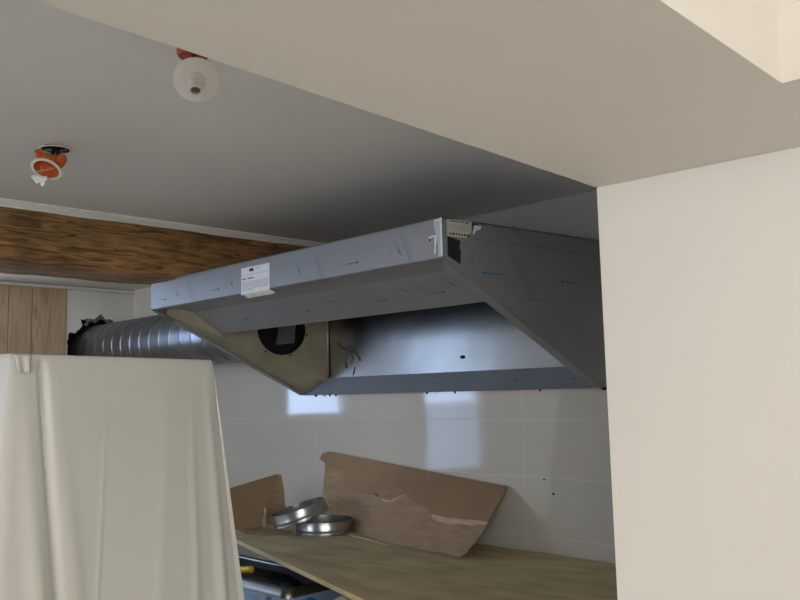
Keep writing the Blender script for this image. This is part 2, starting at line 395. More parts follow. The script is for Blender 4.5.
m.f.append(list(range(len(rows[0])))); m.m.append(0); m.sm.append(False)
nn = len(rows[0]); m.f.append([ny*nn+i for i in range(nn)]); m.m.append(0); m.sm.append(False)
tag(m.build('timber_beam', M['beam']), 'rough brown timber beam under the ceiling running behind the steel hood', 'beam')
m = MB()
rows = []
for j in range(61):
    y = -.6+(YW+.6)*j/60; w = .0018*math.sin(y*9)+.0012*math.sin(y*23)
    rows.append([(XB-.03, y, ZC), (XB+.012, y, ZC), (XB+.012, y, ZC-.008), (XB+.004, y, ZC-.010), (XB+.006, y, ZC-.017), (XB+.001, y, ZC-.019), (XB, y, ZC-.025+w), (XB-.03, y, ZC-.024)])
m.grid(rows, closed=True); m.sm = [False]*len(m.sm)
struct(m.build('trim_1', M['white_paint']))
# batten and crack at the top of the left wall
m = MB(); m.box(XW, XW+.022, -.6, YW-.001, .667, ZC-.004); struct(m.build('trim_2', M['white_paint'], bevel=.002))
# pine boarding on the left wall
m = MB()
ys = [1.36, 1.55, 1.735, 1.866, 2.068]
for a, b in zip(ys, ys[1:]): m.box(XW+.001, XW+.02, a+.0015, b-.0015, -1.59, .665)
tag(m.build('pine_boarding', M['pine'], bevel=.0015), 'pale pine boards standing upright on the left wall beside the duct', 'wood panelling')
# white board with the ragged duct hole
cy, cz = 2.275, .315
hole = []
for i in range(90):
    a = 2*PI*i/90
    r = .168+.010*math.sin(a*3+1)+.006*rnd[i]
    if .2 < a < 2.2: r += .022+.022*max(0, math.sin(a*9))+.008*rnd[i+200]
    if a > 2.6 and a < 4.2: r += .038
    hole.append((max(2.073, min(2.488, cy+r*math.cos(a))), cz+r*math.sin(a)))
bd = [(2.07, -.9), (2.4985, -.9), (2.4985, .665), (2.07, .665)]
mb = holed(bd, hole, lambda a, b: (XW, a, b), (.014, 0, 0))
wb_ = mb.build('wall_board', M['white_paint']); tag(wb_, 'white board on the left wall with the ragged hole around the duct', 'wall board')
m = MB()                                     # crumbled mortar bits round the hole edge
for i in range(16):
    a = .35+1.75*i/15; r = .170+.022*abs(rnd[i+40]); s_ = .008+.009*abs(rnd[i+70])
    c = Vector((XW+.012, cy+r*math.cos(a), cz+r*math.sin(a)))
    m.lathe(c, (1, rnd[i]*.5, rnd[i+9]*.5), [(0.0005, -s_), (s_*.8, -s_*.4), (s_, s_*.2), (.0005, s_*.9)], n=7)
m.build('mortar_crumbs', M['mortar'], wb_)['kind'] = 'stuff'
m = MB(); m.box(-5.32, -5.05, 1.9, 2.6, 0, .62)
m.build('wall_cavity', M['dark'], wb_)

# ------------------------------------------------------------------ spiral duct
dt = thing('ventilation_duct', 'round galvanised spiral duct running from the left wall hole into the hood', 'duct', (-4.0, 2.28, .315))
R0 = .143; pitch = .105; m = MB(); rows = []
x0, x1 = -5.04, -3.178; NX = 560; NK = 72
def dctr(x): return (2.275, .315+.0*(x+4))
for i in range(NX+1):
    x = x0+(x1-x0)*i/NX; r = []
    for kk in range(NK):
        a = 2*PI*kk/NK; ph = ((x/pitch)+a/(2*PI)) % 1.0; d = min(ph, 1-ph)*pitch
        rr = R0+.0030*max(0, 1-(d/.006)**2)-.0005*math.sin(ph*PI)
        y, z = dctr(x); r.append((x, y+rr*math.cos(a), z+rr*math.sin(a)))
    rows.append(r)
m.grid(rows, closed=True)
m.build('duct_tube', M['duct'], dt)
m = MB(); m.lathe((-3.26, 2.275, .315), (1, 0, 0), [(R0+.004, 0), (R0+.009, .003), (R0+.009, .06), (R0+.02, .066), (R0+.02, .07), (R0, .07)])
m.build('collar', M['galv'], dt)

# ------------------------------------------------------------------ extractor hood
XL, XR, YF, YB = -3.175, -1.54, 1.684, 2.494
ZB, ZFB, ZT0, ZT1 = .008, .371, .483, .507
hd = thing('extractor_hood', 'long stainless steel kitchen extractor hood in protective film mounted on the tiled wall', 'extractor hood', ((XL+XR)/2, YB, ZB))
t = .003
m = MB(); m.box(XL, XR, YF, YF+t, ZFB, ZT0)                                 # fascia
m.box(XL+.001, XR-.001, YF, YF+.045, ZFB-.001, ZFB+t)                        # its return lip
m.box(XL+.001, XR-.001, YF+.042, YF+.045, ZFB, ZFB+.035)
fascia = m.build('front_fascia', M['film'], hd, bevel=.001); ends = []
yl = YB-.045                                                               # front of the rear gutter
def slz(y): return ZFB+(ZB-ZFB)*(y-YF)/(yl-YF)
for side, x, sg in (('left', XL, 1), ('right', XR, -1)):
    m = MB()
    pf = [(x, YF, ZFB), (x, YF, ZT0), (x, YB, ZT1), (x, YB, ZB-.004), (x, yl, ZB)]
    m.prism(pf, (sg*t, 0, 0)); ends.append(m.build('end_panel', M['film'], hd))
    m = MB(); w = .038 if sg < 0 else .036
    q = [(x+sg*.0, YF+.001, ZFB-.0015), (x+sg*.0, yl, ZB-.0015), (x+sg*w, yl, ZB-.0015), (x+sg*w, YF+.04, slz(YF+.04)-.0015), (x+sg*.0, YF+.001, ZFB-.0015)][:4]
    m.prism(q, (0, .0015, .003)); m.build('edge_flange', M['film'], hd, bevel=.0008)
    m = MB()                                                               # mitre bracket at the front corner
    m.prism([(x+sg*.004, YF+.004, ZFB-.004), (x+sg*.004, YF+.10, slz(YF+.10)-.004), (x+sg*w, YF+.085, slz(YF+.085)-.004), (x+sg*w, YF+.045, slz(YF+.045)-.001)], (0, .001, .0022))
    m.build('corner_bracket', M['steel_dull'] if sg > 0 else M['film'], hd)
m = MB(); m.prism([(XL, YF, ZT0), (XR, YF, ZT0), (XR, YB, ZT1), (XL, YB, ZT1)], (0, 0, -.003)); m.build('top_panel', M['film'], hd)
# interior
XI = -2.975
m = MB(); m.prism([(XL+.01, YB-.034, .05), (XR-.005, YB-.034, .05), (XR-.005, YB-.034, ZT1-.004), (XL+.01, YB-.034, ZT1-.004)], (0, .002, 0))
backp = m.build('back_panel', M['steel'], hd)
# slanted inner left panel with the round outlet
A = Vector((XL+.045, YF+.05)); B = Vector((XI, YB-.036)); L = (B-A).length; U = (B-A)/L
def inner(u, z): p = A+U*u; return (p.x, p.y, z)
def uof(px, py):                     # where a sight line meets the panel
    n = Vector((U.y, -U.x, 0)); p = onplane(px, py, Vector((A.x, A.y, 0)), n); return ((Vector((p.x, p.y))-A).dot(U), p.z)
h1, h2, h3 = uof(257.5, 334), uof(305.5, 333), uof(283, 355)
cu = (h1[0]+h2[0])/2; ru = (h2[0]-h1[0])/2; rz = ru*.98; cz2 = h3[1]+rz
circ = [(cu+ru*math.cos(2*PI*i/48), cz2+rz*math.sin(2*PI*i/48)) for i in range(48)]
out = [(0, slz(A.y)+.003), (L, slz(yl)+.055), (L, ZT1-.004), (0, ZT0-.004)]
mb = holed(out, circ, inner, (-.0015, .0005, 0)); mb.build('inner_side_panel', M['steel_side'], hd)
m = MB(); p_a = Vector(inner(0, out[0][1])); p_b = Vector(inner(L, out[1][1]))
m.prism([p_a, p_b, (XL+.032, yl+.002, ZB+.003), (XL+.032, YF+.04, slz(YF+.04)+.001)], (-.0012, .0012, .001)); m.build('inner_skirt', M['steel_side'], hd)
m = MB(); nrm = Vector((-U.y, U.x, 0))
cc = Vector(inner(cu, cz2)); 
m.lathe(cc-Vector((U.y, -U.x, 0))*.002, (-U.y, U.x, 0), [(ru, 0), (ru*1.0, .04), (ru*.96, .055)], n=48)
m.build('duct_outlet', M['olive'], hd)
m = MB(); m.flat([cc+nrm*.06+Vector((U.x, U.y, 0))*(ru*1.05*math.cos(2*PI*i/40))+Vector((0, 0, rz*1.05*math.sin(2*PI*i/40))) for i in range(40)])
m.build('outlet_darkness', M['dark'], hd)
m = MB()                                                                   # pale strip of metal inside the outlet
s0 = [onplane(px, py, cc+nrm*.035, nrm) for px, py in ((279, 326), (296, 324), (294, 343), (276, 345))]
m.prism(s0, nrm*.002); m.build('damper_blade', M['galv'], hd)
for px, py in ((265.5, 351.5), (306.5, 335), (290, 355), (282, 300)):
    u_, z_ = uof(px, py); c = Vector(inner(u_, z_)); m = MB(); m.lathe(c, (U.y, -U.x, 0), [(.005, 0), (.005, .003), (.0005, .005)], n=8); m.build('rivet', M['olive'], hd)
# rear gutter lip
m = MB()
m.prism([(XL+.004, yl, ZB-.002), (XL+.004, yl, ZB+.074), (XL+.004, yl+.004, ZB+.074), (XL+.004, yl+.004, ZB+.001), (XL+.004, YB, ZB+.001), (XL+.004, YB, ZB-.002)], (XR-XL-.008, 0, 0))
gut = m.build('grease_gutter', M['gutter'], hd, bevel=.0008)
# baffle behind the front lip
m = MB(); pr_ = [(YF+.05, ZFB+.015), (1.86*.99, .362), (1.965, .273), (1.969, .276), (1.86*.99+.004, .367), (YF+.053, ZFB+.02)]
m.prism([(XL+.05, y, z) for y, z in pr_], (XR-XL-.056, 0, 0)); baf = m.build('baffle_plate', M['film'], hd, bevel=.0008)
m = MB(); m.tube([(XI+.006, YB-.040, ZB+.078), (XI+.006, YB-.040, ZT0)], .004, 8); m.build('corner_seam', M['steel_side'], hd)
m = MB()
c = on(462.5, 357, 1, YB-.035); m.lathe(c, (0, -1, 0), [(.007, 0), (.007, .006), (.0005, .008)], n=10)
m.build('screw', M['dark'], hd)
# glue residue on the bare back panel
m = MB()
def smear(path, w):
    for i in range(len(path)-1):
        a, b = path[i], path[i+1]; dx, dy = b[0]-a[0], b[1]-a[1]; l = math.hypot(dx, dy) or 1; ox, oy = -dy/l*w, dx/l*w
        w2 = w*random.uniform(.5, 1.4)
        m.flat([on(a[0]+ox, a[1]+oy, 1, YB-.0352), on(b[0]+ox*w2/w, b[1]+oy*w2/w, 1, YB-.0352), on(b[0]-ox, b[1]-oy, 1, YB-.0352), on(a[0]-ox, a[1]-oy, 1, YB-.0352)])
smear([(338, 342), (340, 347), (344, 349), (347, 348)], .8); smear([(352, 350), (356, 353), (360, 359), (359.5, 361)], .7)
smear([(347, 348), (347, 355), (345, 362), (346, 367)], .35); smear([(350, 352), (353, 358), (351, 364)], .4); smear([(345.5, 363), (346.5, 368)], 1.1)
smear([(355, 367), (353, 375)], .5); smear([(342, 346), (349, 352), (354, 352)], .4)
join_print(backp, m, [M['residue']])
for px, py, s_ in ((316, 396.5, .006), (330, 397, .004), (336, 398, .005), (427, 393, .004), (455, 393, .003), (540, 388, .003), (603.5, 382, .008), (605, 388, .006)):
    c = on(px, py, 1, YB-.02); m = MB(); m.lathe((c.x, c.y, ZB-.001), (0, 0, -1), [(s_*1.6, -.001), (s_, .006), (.0005, .010)], n=7); m.build('screw', M['dark'], hd)
for px, s_ in ((320, .010), (325, .007), (333, .006)):
    c = on(px, 396, 1, YB-.02); m = MB(); m.lathe((c.x, c.y, ZB), (1, .1, 0), [(.0005, -s_*1.6), (s_*.4, 0), (.0005, s_*1.6)], n=7); m.build('caulk_crumb', M['caulk'], hd)

# printing on the protective film: arrows, feather logo strokes, slanting text lines
class Print(MB):
    def __init__(s, org, u, v, off): super().__init__(); s.o = Vector(org); s.u = Vector(u); s.w = Vector(v); s.off = Vector(off)
    def P(s, a, b): return s.o+s.u*a+s.w*b+s.off
    def line(s, a0, b0, a1, b1, w, mi):
        s.mi = mi; d = math.hypot(a1-a0, b1-b0) or 1; ox, oy = -(b1-b0)/d*w/2, (a1-a0)/d*w/2
        s.flat([s.P(a0-ox, b0-oy), s.P(a1-ox, b1-oy), s.P(a1+ox, b1+oy), s.P(a0+ox, b0+oy)])
    def arrow(s, a, b, l, sg=1, c=1, w=.0022):
        s.line(a, b, a+sg*l, b, w, c); e = a+sg*l; s.mi = c
        s.flat([s.P(e, b+.0055), s.P(e+sg*.011, b), s.P(e, b-.0055)])
    def feather(s, a, b, h, sg=1, c0=0, c1=2):
        s.mi = c0; s.flat([s.P(a, b+h*.5), s.P(a+sg*h*.12, b+h*.1), s.P(a+sg*h*.42, b-h*.35), s.P(a+sg*h*.1, b-.05*h)])
        for i in range(8):
            t0, t1 = 1.2+i*.28, 1.2+(i+1)*.28
            s.line(a-sg*h*.1+sg*h*.33*math.cos(t0), b+h*.5*math.sin(t0), a-sg*h*.1+sg*h*.33*math.cos(t1), b+h*.5*math.sin(t1), .0014, c1)
    def slant(s, a, b, l, ang, n=2, c=2, gap=.012):
        for kx in range(n):
            q = a+kx*gap; j = 0
            tt = 0
            while tt < l:
                seg = random.uniform(.006, .014); 
                s.line(q+math.cos(ang)*tt, b+math.sin(ang)*tt, q+math.cos(ang)*(tt+seg), b+math.sin(ang)*(tt+seg), .0028 if kx == 0 else .0018, c); tt += seg+.002
INK = [M['blue_ink'], M['navy_ink'], M['grey_ink']]
p = Print((0, YF, 0), (1, 0, 0), (0, 0, 1), (0, -.0006, 0))
for a in (-3.105, -2.715, -2.40, -1.945): p.arrow(a, .402, .05, 1, 1)
for a, hh in ((-2.968, .05), (-2.584, .055), (-2.19, .062), (-1.72, .06)): p.feather(a, .414, hh, 1, 0 if a > -2.3 else 1)
for a in (-2.84, -2.06, -1.66): p.slant(a-.04, .455, .085, -1.15)
join_print(fascia, p, INK)
p = Print((XR, 0, 0), (0, 1, 0), (0, 0, 1), (.0006, 0, 0))
p.arrow(1.95, .343, .09, -1, 0, .003); p.arrow(2.33, .347, .08, -1, 1, .002)
p.slant(1.985, .41, .16, -1.0, 3, 2, .016); p.feather(1.80, .372, .03, -1, 1, 1); p.slant(2.0, .50, .05, -.8, 2, 2)
p.line(1.80, .437, 2.44, .452, .0015, 2); p.line(2.02, .275, 2.44, .29, .0012, 2)
join_print(ends[1], p, INK)
bu = Vector((0, 1.965-1.8414, .273-.362)); bl = bu.length; bu.normalize()
p = Print((0, 1.8414, .362), (1, 0, 0), -bu, (0, -.0012, -.0015))
for a in (-2.86, -2.47, -2.06, -1.80): p.arrow(a, -.085, .05, 1, 1, .0018)
for a in (-2.66, -2.27, -1.90, -1.70): p.feather(a, -.05, .05, 1, 1)
for a in (-2.60, -2.18, -1.84): p.slant(a, -.03, .08, -1.2)
join_print(baf, p, INK)
p = Print((0, yl, 0), (1, 0, 0), (0, 0, 1), (0, -.0006, 0))
for a in (-2.95, -2.5, -2.1, -1.85): p.feather(a, .05, .03, 1, 1); p.arrow(a+.15, .04, .05, 1, 1, .0014)
join_print(gut, p, INK)
# paper label on the fascia, with its strip of tape
lb = MB(); a0, a1, b0, b1 = -2.513, -2.342, .3635, .459
lb.box(a0, a1, YF-.0016, YF-.0008, b0, b1); lab = lb.build('fascia_label', M['paper'], hd); lab['label'] = 'white printed paper label'
p = Print((0, YF-.0018, 0), (1, 0, 0), (0, 0, 1), (0, 0, 0))
p.line(-2.462, .4475, -2.436, .4475, .011, 0); p.line(-2.425, .450, -2.395, .450, .0018, 1)
for bx in range(9):
    if bx in (3, 8): continue
    p.line(-2.508+bx*.0092, .4185, -2.5015+bx*.0092, .4185, .0055, 0)
for r_ in range(6):
    q = -2.508
    while q < -2.352:
        l = random.uniform(.006, .016); p.line(q, .4035-r_*.0052, min(q+l, -2.35), .4035-r_*.0052, .002, 1); q += l+.003
        if r_ == 5 and q > -2.44: break
p.line(a0, .432, a1, .432, .001, 1); p.line(a0, .408, a1, .408, .001, 1)
join_print(lab, p, [M['ink'], M['ink_light']])
m = MB(); m.prism([(-2.505, YF-.002, .3665), (-2.342, YF-.002, .3665), (-2.318, YF+.006, .3535), (-2.35, YF+.010, .3505), (-2.42, YF+.009, .3515), (-2.485, YF+.010, .350), (-2.497, YF+.004, .359)], (0, -.0006, -.0002))
m.build('tape_strip', M['tape'], hd)
# torn film and data label at the right-hand corner
def RP(px, py, o=.0012): 
    q = on(px, py, 0, XR+o); return Vector((XR+o, q.y, min(q.z, ZT0+.022)))
m = MB(); m.flat([RP(447.5, 236), RP(461, 241), RP(460, 244), RP(459.5, 247), RP(461, 252), RP(460.5, 264.5), RP(448, 256)]); m.build('bare_patch', M['olive'], hd)
m = MB(); m.prism([RP(446.5, 219, .001), RP(471.5, 221.5, .001), RP(471, 232, .001), RP(466, 238, .001), RP(447, 236, .001)], (.001, 0, 0))
dl = m.build('data_label', M['paper_old'], hd); dl['label'] = 'small crumpled white data label'
p = Print((XR+.0024, 0, 0), (0, 1, 0), (0, 0, 1), (0, 0, 0))
for r_, (st, wd) in enumerate(((.476, .0035), (.464, .002), (.458, .002), (.452, .002), (.440, .005))):
    q = 1.712
    while q < 1.79: l = random.uniform(.005, .014); p.line(q, st+(q-1.71)*.04, min(q+l, 1.80), st+(q-1.71)*.04, wd, 0 if r_ in (0, 4) else 1); q += l+.004
join_print(dl, p, [M['ink'], M['ink_light']])
m = MB()
def strip(pts, o=.0):
    m = MB(); m.prism(pts, (0, -.0012, 0)); m.build('torn_film', M['torn'], hd)
def FP(px, py): q = on(px, py, 1, YF-.0008); return Vector((min(q.x, XR+.002), YF-.0008, q.z))
strip([FP(434, 219.8), FP(438, 219), FP(444.5, 217.6), FP(444.8, 219), FP(439, 221), FP(434.5, 221.2)]); strip([FP(434.6, 236), FP(436.8, 235.5), FP(436.6, 241), FP(435.8, 247), FP(435.6, 253), FP(434.4, 254.5), FP(434.8, 246)])
strip([FP(429, 237), FP(433, 235.6), FP(436.5, 235), FP(436.4, 236.4), FP(432, 237.4), FP(429.5, 239.2)])
M['loose_film'] = mat('loosened_film', (186, 192, 198), 0.3, 0.3, bump=(60, .6, .004))
m = MB(); m.prism([FP(433.2, 220.5), FP(440, 219.5), FP(442.5, 226), FP(441.5, 236), FP(443, 246), FP(442.6, 256), FP(438.5, 256.5), FP(438, 244), FP(437, 236), FP(434.5, 229)], (0, -.0005, 0)); m.build('torn_film', M['loose_film'], hd)
m = MB(); m.prism([RP(474, 225), RP(481, 226.5), RP(480, 229.5), RP(475.5, 231), RP(474, 234), RP(472.5, 234)], (.0015, 0, 0)); m.build('torn_film', M['torn'], hd); m = MB()
m.prism([Vector((XR+.001, YF-.001, .375)), Vector((XR+.001, YF-.001, .482)), Vector((XR-.006, YF-.001, .482)), Vector((XR-.005, YF-.001, .375))], (.001, -.0008, 0))
m.build('torn_film', M['torn'], hd)
m = MB()
m.flat([RP(472.5, 223), RP(477, 224), RP(480, 227), RP(475, 228), RP(472.5, 231)]); m.build('film_tear', M['dark'], hd); m = MB()
m.flat([FP(442.4, 222), FP(444.5, 220), FP(445.3, 234), FP(443.8, 230)]); m.build('film_tear', M['dark'], hd); m = MB(); m.flat([FP(428.8, 237), FP(430, 238), FP(430.5, 242), FP(429, 241)])
m.build('film_tear', M['dark'], hd)

# ------------------------------------------------------------------ worktop board, cabinet below
ZP = -.57
fl = on(238, 540, 2, ZP); fr = on(365, 600, 2, ZP); d = (fr-fl).normalized()
pL = fl-d*.95; pR = fl+d*1.75
m = MB(); th = .016
m.prism([(pL.x, pL.y, ZP-th), (pR.x, pR.y, ZP-th), (-1.195, 1.72, ZP-th), (-1.195, 2.492, ZP-th), (-4.0, 2.492, ZP-th)], (0, 0, th))
pb = m.build('plywood_board', M['ply'], bevel=.001); tag(pb, 'dusty pale plywood board laid skewed over the worktop against the tiled wall', 'board')
m = MB(); 
m.box(-3.9, -1.25, 2.12, 2.49, ZF+.10, ZP-th-.001)
bt = thing('base_cabinet', 'grey base cabinet below the plywood board and behind the steel basin', 'cabinet', (-2.6, 2.25, ZF))
m.build('body', M['steel_dull'], bt, bevel=.002)
m = MB()
for x in (-3.85, -1.3):
    for y in (2.15, 2.44): m = MB(); m.box(x-.02, x+.02, y-.02, y+.02, ZF, ZF+.10); m.build('foot', M['black'], bt)
for i in range(4):
    q = MB(); q.box(-3.88+i*.66, -3.25+i*.66, 2.10, 2.118, ZF+.12, ZP-.05); dr = q.build('door', M['steel_dull'], bt, bevel=.002)
    q = MB(); q.tube([(-3.31+i*.66, 2.1, -.8), (-3.31+i*.66, 2.075, -.8), (-3.31+i*.66, 2.075, -.95), (-3.31+i*.66, 2.1, -.95)], .005, 8); q.build('handle', M['steel_dull'], dr)
# stainless basin unit whose corner points at the viewer
cr = on(286, 591, 2, -.635); bx1, by0 = cr.x, cr.y; bx0, by1, bz = bx1-.75, by0+.27, -.635
bs = thing('steel_basin_unit', 'film wrapped stainless basin unit with dark inside, under the skewed board edge', 'sink unit', ((bx0+bx1)/2, (by0+by1)/2, ZF))
def rrect(x0, x1, y0, y1, r, z, n=6):
    o = []
    for cx_, cy_, s in ((x1-r, y1-r, 0), (x0+r, y1-r, 1), (x0+r, y0+r, 2), (x1-r, y0+r, 3)):
        for i in range(n+1): a = PI/2*(s+i/n); o.append((cx_+r*math.cos(a), cy_+r*math.sin(a), z))
    return o
m = MB(); m.grid([rrect(bx0, bx1, by0, by1, .035, bz), rrect(bx0+.025, bx1-.025, by0+.025, by1-.025, .03, bz+.001), rrect(bx0+.028, bx1-.028, by0+.028, by1-.028, .03, bz-.004)], closed=True)
m.grid([rrect(bx0, bx1, by0, by1, .035, bz), rrect(bx0-.001, bx1+.001, by0-.001, by1+.001, .035, bz-.028), rrect(bx0+.006, bx1-.006, by0+.006, by1-.006, .032, bz-.028)], closed=True)
m.build('rim', M['steel_dull'], bs)
m = MB(); m.grid([rrect(bx0+.028, bx1-.028, by0+.028, by1-.028, .03, bz-.003), rrect(bx0+.035, bx1-.035, by0+.035, by1-.035, .03, bz-.16)], closed=True); m.flat(rrect(bx0+.035, bx1-.035, by0+.035, by1-.035, .03, bz-.16)); m.build('bowl', M['black'], bs)
m = MB(); m.grid([rrect(bx0+.006, bx1-.006, by0+.006, by1-.006, .03, bz-.028), rrect(bx0+.006, bx1-.006, by0+.006, by1-.006, .03, ZF+.12)], closed=True); casing = m.build('casing', M['bluefilm'], bs)
m = MB()
for x in (bx0+.05, bx1-.05):
    for y in (by0+.05, by1-.05): m = MB(); m.box(x-.02, x+.02, y-.02, y+.02, ZF, ZF+.12); m.build('foot', M['black'], bs)
p = Print((0, by0+.006, 0), (1, 0, 0), (0, 0, 1), (0, -.0007, 0)); p.slant(bx1-.20, bz-.04, .10, -1.1, 3, 0); p.mi = 3; p.flat([p.P(bx1-.075, bz-.075), p.P(bx1-.045, bz-.075), p.P(bx1-.06, bz-.045)])
p.mi = 2; p.flat([p.P(bx1-.135, bz-.10), p.P(bx1-.08, bz-.10), p.P(bx1-.09, bz-.035), p.P(bx1-.12, bz-.035)])
join_print(casing, p, INK+[M['yellow']])
p = Print((bx1-.006, 0, 0), (0, 1, 0), (0, 0, 1), (.0007, 0, 0)); p.mi = 0
p.flat([p.P(by0+.105+.022*math.cos(a)*(1+.35*math.cos(3*a)), bz-.055+.016*math.sin(a)) for a in [2*PI*i/24 for i in range(24)]])
join_print(casing, p, INK)
# black sack and yellow-handled tool resting in the basin
m = MB(); rows = []
for i in range(9):
    f = i/8; z = bz-.152+.138*f; s_ = (1-f**3*.25)
    rows.append([((bx0+bx1)/2+.33*s_*math.cos(a)+.012*rnd[(i*40+kk) % 900], (by0+by1)/2+.09*s_*math.sin(a)+.006*rnd[(i*51+kk) % 900], z+.006*rnd[(i*7+kk*3) % 900]) for kk, a in enumerate([2*PI*q/40 for q in range(40)])])
m.grid(rows, closed=True); m.flat(rows[-1]); m.flat(rows[0])
tag(m.build('rubbish_sack', M['black']), 'crumpled black sack stuffed inside the stainless basin unit', 'sack')
yt = on(240, 573, 1, by0+.07); ye = on(252, 573, 1, by0+.07); yt.z += .012; ye.z += .012
tl = thing('hand_tool', 'yellow handled tool lying on the black sack in the basin', 'tool', (yt.x, yt.y, yt.z))
m = MB(); m.tube([(yt.x-.10, yt.y, yt.z-.004), (yt.x, yt.y, yt.z), (ye.x-.008, ye.y, ye.z), (ye.x, ye.y, ye.z)], [.010, .012, .0125, .012], 10); m.build('handle', M['yellow'], tl)
m = MB(); m.tube([(yt.x-.10, yt.y, yt.z-.004), (yt.x-.28, yt.y+.02, yt.z-.01)], .004, 8); m.build('shaft', M['steel_dull'], tl)
# grey splash panel at the bottom edge beside the basin unit
a_ = on(347, 601, 2, -.60); b_ = on(368, 604, 2, -.60); c_ = on(352, 588, 2, -.60)
m = MB(); m.prism([(c_.x, c_.y, -.60), (a_.x-.02, a_.y-.06, -.60), (b_.x+.25, b_.y-.02, -.60), (b_.x+.25, 2.05, -.60), (c_.x+.03, 2.05, -.60)], (0, 0, -.75))
m2 = m.build('steel_side_unit', M['white_paint'], bevel=.003); tag(m2, 'pale grey unit right of the basin, just showing below the board', 'kitchen unit')
for v in m2.data.vertices:
    if v.co.z < EYE-1.2: v.co.z = 0.0

# ------------------------------------------------------------------ things on the board
def ring(name, c, ax, r, h, label):
    tr = thing(name, label, 'duct collar', c, 'loose duct collars')
    m = MB(); w = .0015
    m.lathe(c, ax, [(r, 0), (r+.010, 0), (r+.010, .002), (r+.001, .004), (r, h*.3), (r+.0008, h*.34), (r, h*.38), (r, h), (r-.003, h), (r-.003, .0)], n=96, closed=True)
    m.build('collar_band', M['galv'], tr); return tr
c1 = on(324.5, 531.5, 2, ZP+.001); ring('duct_collar', Vector((c1.x, c1.y, ZP+.001)), (0, 0, 1), .122, .052, 'galvanised duct collar lying flat on the board')
tl_ = math.radians(17); axn = (Vector((0, 0, 1))*math.cos(tl_)-Vector((.70, .71, 0))*math.sin(tl_)+Vector((-.7, .7, 0))*(-.04)).normalized()
dd = ray(301.5, 518); c2 = dd*((Vector((c1.x, c1.y, 0)).length-.03)/Vector((dd.x, dd.y, 0)).length)
ring('duct_collar', c2, axn, .119, .050, 'galvanised duct collar tilted, resting on the flat collar')

# big cardboard sheet leaning on the tiles
TR = on(506, 487, 1, YW-.012); TL = on(321, 453, 1, YW-.012); BR = on(459, 557.5, 2, ZP+.003)
BR.z += .002; yTL = TL.y; yBR = BR.y; yBL = 2.43
nc = Vector((.05, -.93, .30)).normalized()
def CP(px, py, o=0.0):
    y = 2.4
    for _ in range(12):
        q = on(px, py, 1, y); s_ = (q.x-TL.x)/(TR.x-TL.x); zt_ = TL.z+(TR.z-TL.z)*s_; t_ = (q.z-ZP)/(zt_-ZP)
        yb_ = min(2.44, 2.31+(yBR-2.31)*(q.x+2.60)/(BR.x+2.60)+.045*math.log(1+math.exp(max(-30, min(30, (-2.62-q.x)/.07)))))
        y = yb_+(yTL-yb_)*t_
    r_ = on(px, py, 1, y-o); r_.z = max(r_.z, ZP+.002); return r_
def sheet(poly, o, th, parent=None):
    """a bent sheet: the flat outline is cut into small cells, each corner is put on the curved surface, and it gets a thickness"""
    import bmesh
    bm = bmesh.new(); bm.faces.new([bm.verts.new((x, y, 0)) for x, y in poly])
    for k_ in range(310, 515, 10): bmesh.ops.bisect_plane(bm, geom=bm.verts[:]+bm.edges[:]+bm.faces[:], plane_co=(k_+.37, 0, 0), plane_no=(1, 0, 0))
    for k_ in range(445, 565, 10): bmesh.ops.bisect_plane(bm, geom=bm.verts[:]+bm.edges[:]+bm.faces[:], plane_co=(0, k_+.37, 0), plane_no=(0, 1, 0))
    bm.verts.index_update(); mb = MB(); N_ = len(bm.verts); oo = o if callable(o) else (lambda x, y: o)
    fr_ = [CP(v.co.x, v.co.y, oo(v.co.x, v.co.y)) for v in bm.verts]
    fs = []
    for f in bm.faces:
        ix = [v.index for v in f.verts]; fs.append(ix); fs.append([N_+i for i in ix[::-1]])
    for e_ in bm.edges:
        if len(e_.link_faces) == 1: a, b = e_.verts[0].index, e_.verts[1].index; fs.append([a, b, N_+b, N_+a])
    mb.add(fr_+[p_+Vector((0, th, 0)) for p_ in fr_], fs); bm.free(); return mb
cs = thing('cardboard_sheet', 'big torn brown cardboard sheet leaning against the tiled wall behind the duct collars', 'cardboard', ((TL.x+BR.x)/2, 2.35, ZP))
outl = [(319.5, 458.5), (322.5, 453.5), (328, 451.8), (336, 452.8), (350, 456), (380, 461.8), (420, 469.5), (460, 477.5), (506.5, 486.5), (505, 491), (496, 507), (489, 520), (484, 530), (477, 540), (470, 548), (464, 555), (459, 558), (454, 556), (447, 556.5), (443, 553), (432, 554.5), (418, 552), (405, 548), (385, 542), (368, 537), (345, 533), (322, 527), (322, 505), (323, 488), (325, 470), (324.5, 462), (322, 461)]
m = sheet(outl, 0.0, .004); m.build('corrugated_core', M['card_core'], cs)
lin_ = [(319.5, 458.5), (322.5, 453.5), (328, 451.8), (336, 452.8), (350, 456), (380, 461.8), (420, 469.5), (460, 477.5), (506.5, 486.5), (505, 491), (496, 507), (489, 520), (486.5, 523.8),
        (484, 522.5), (480, 523.5), (476, 521.5), (471, 523), (466, 521), (460, 522), (452, 519.5), (444, 519), (437, 517), (431, 515.5), (428, 509), (425, 505.5), (420, 504.5), (412, 501.5), (407, 495), (404, 491),
        (398, 492), (392, 495), (384, 496.5), (377, 494), (370, 495), (358, 493), (347, 489), (341, 485), (344, 475), (343, 471.5), (337, 470), (330, 467.5), (325.5, 465), (324.5, 462), (322, 461)]
m = sheet(lin_, .0022, .002); o = m.build('outer_liner', M['card'], cs); o['label'] = 'smooth darker brown paper face'
edge = [(431, 514), (438, 515.5), (446, 517.5), (455, 518.5), (464, 519.5), (474, 520), (487, 522)]
lo = [(487, 524.5), (478, 524.5), (470, 525.5), (460, 523.8), (450, 524.5), (444, 522.5), (438, 521.5), (433, 519)]
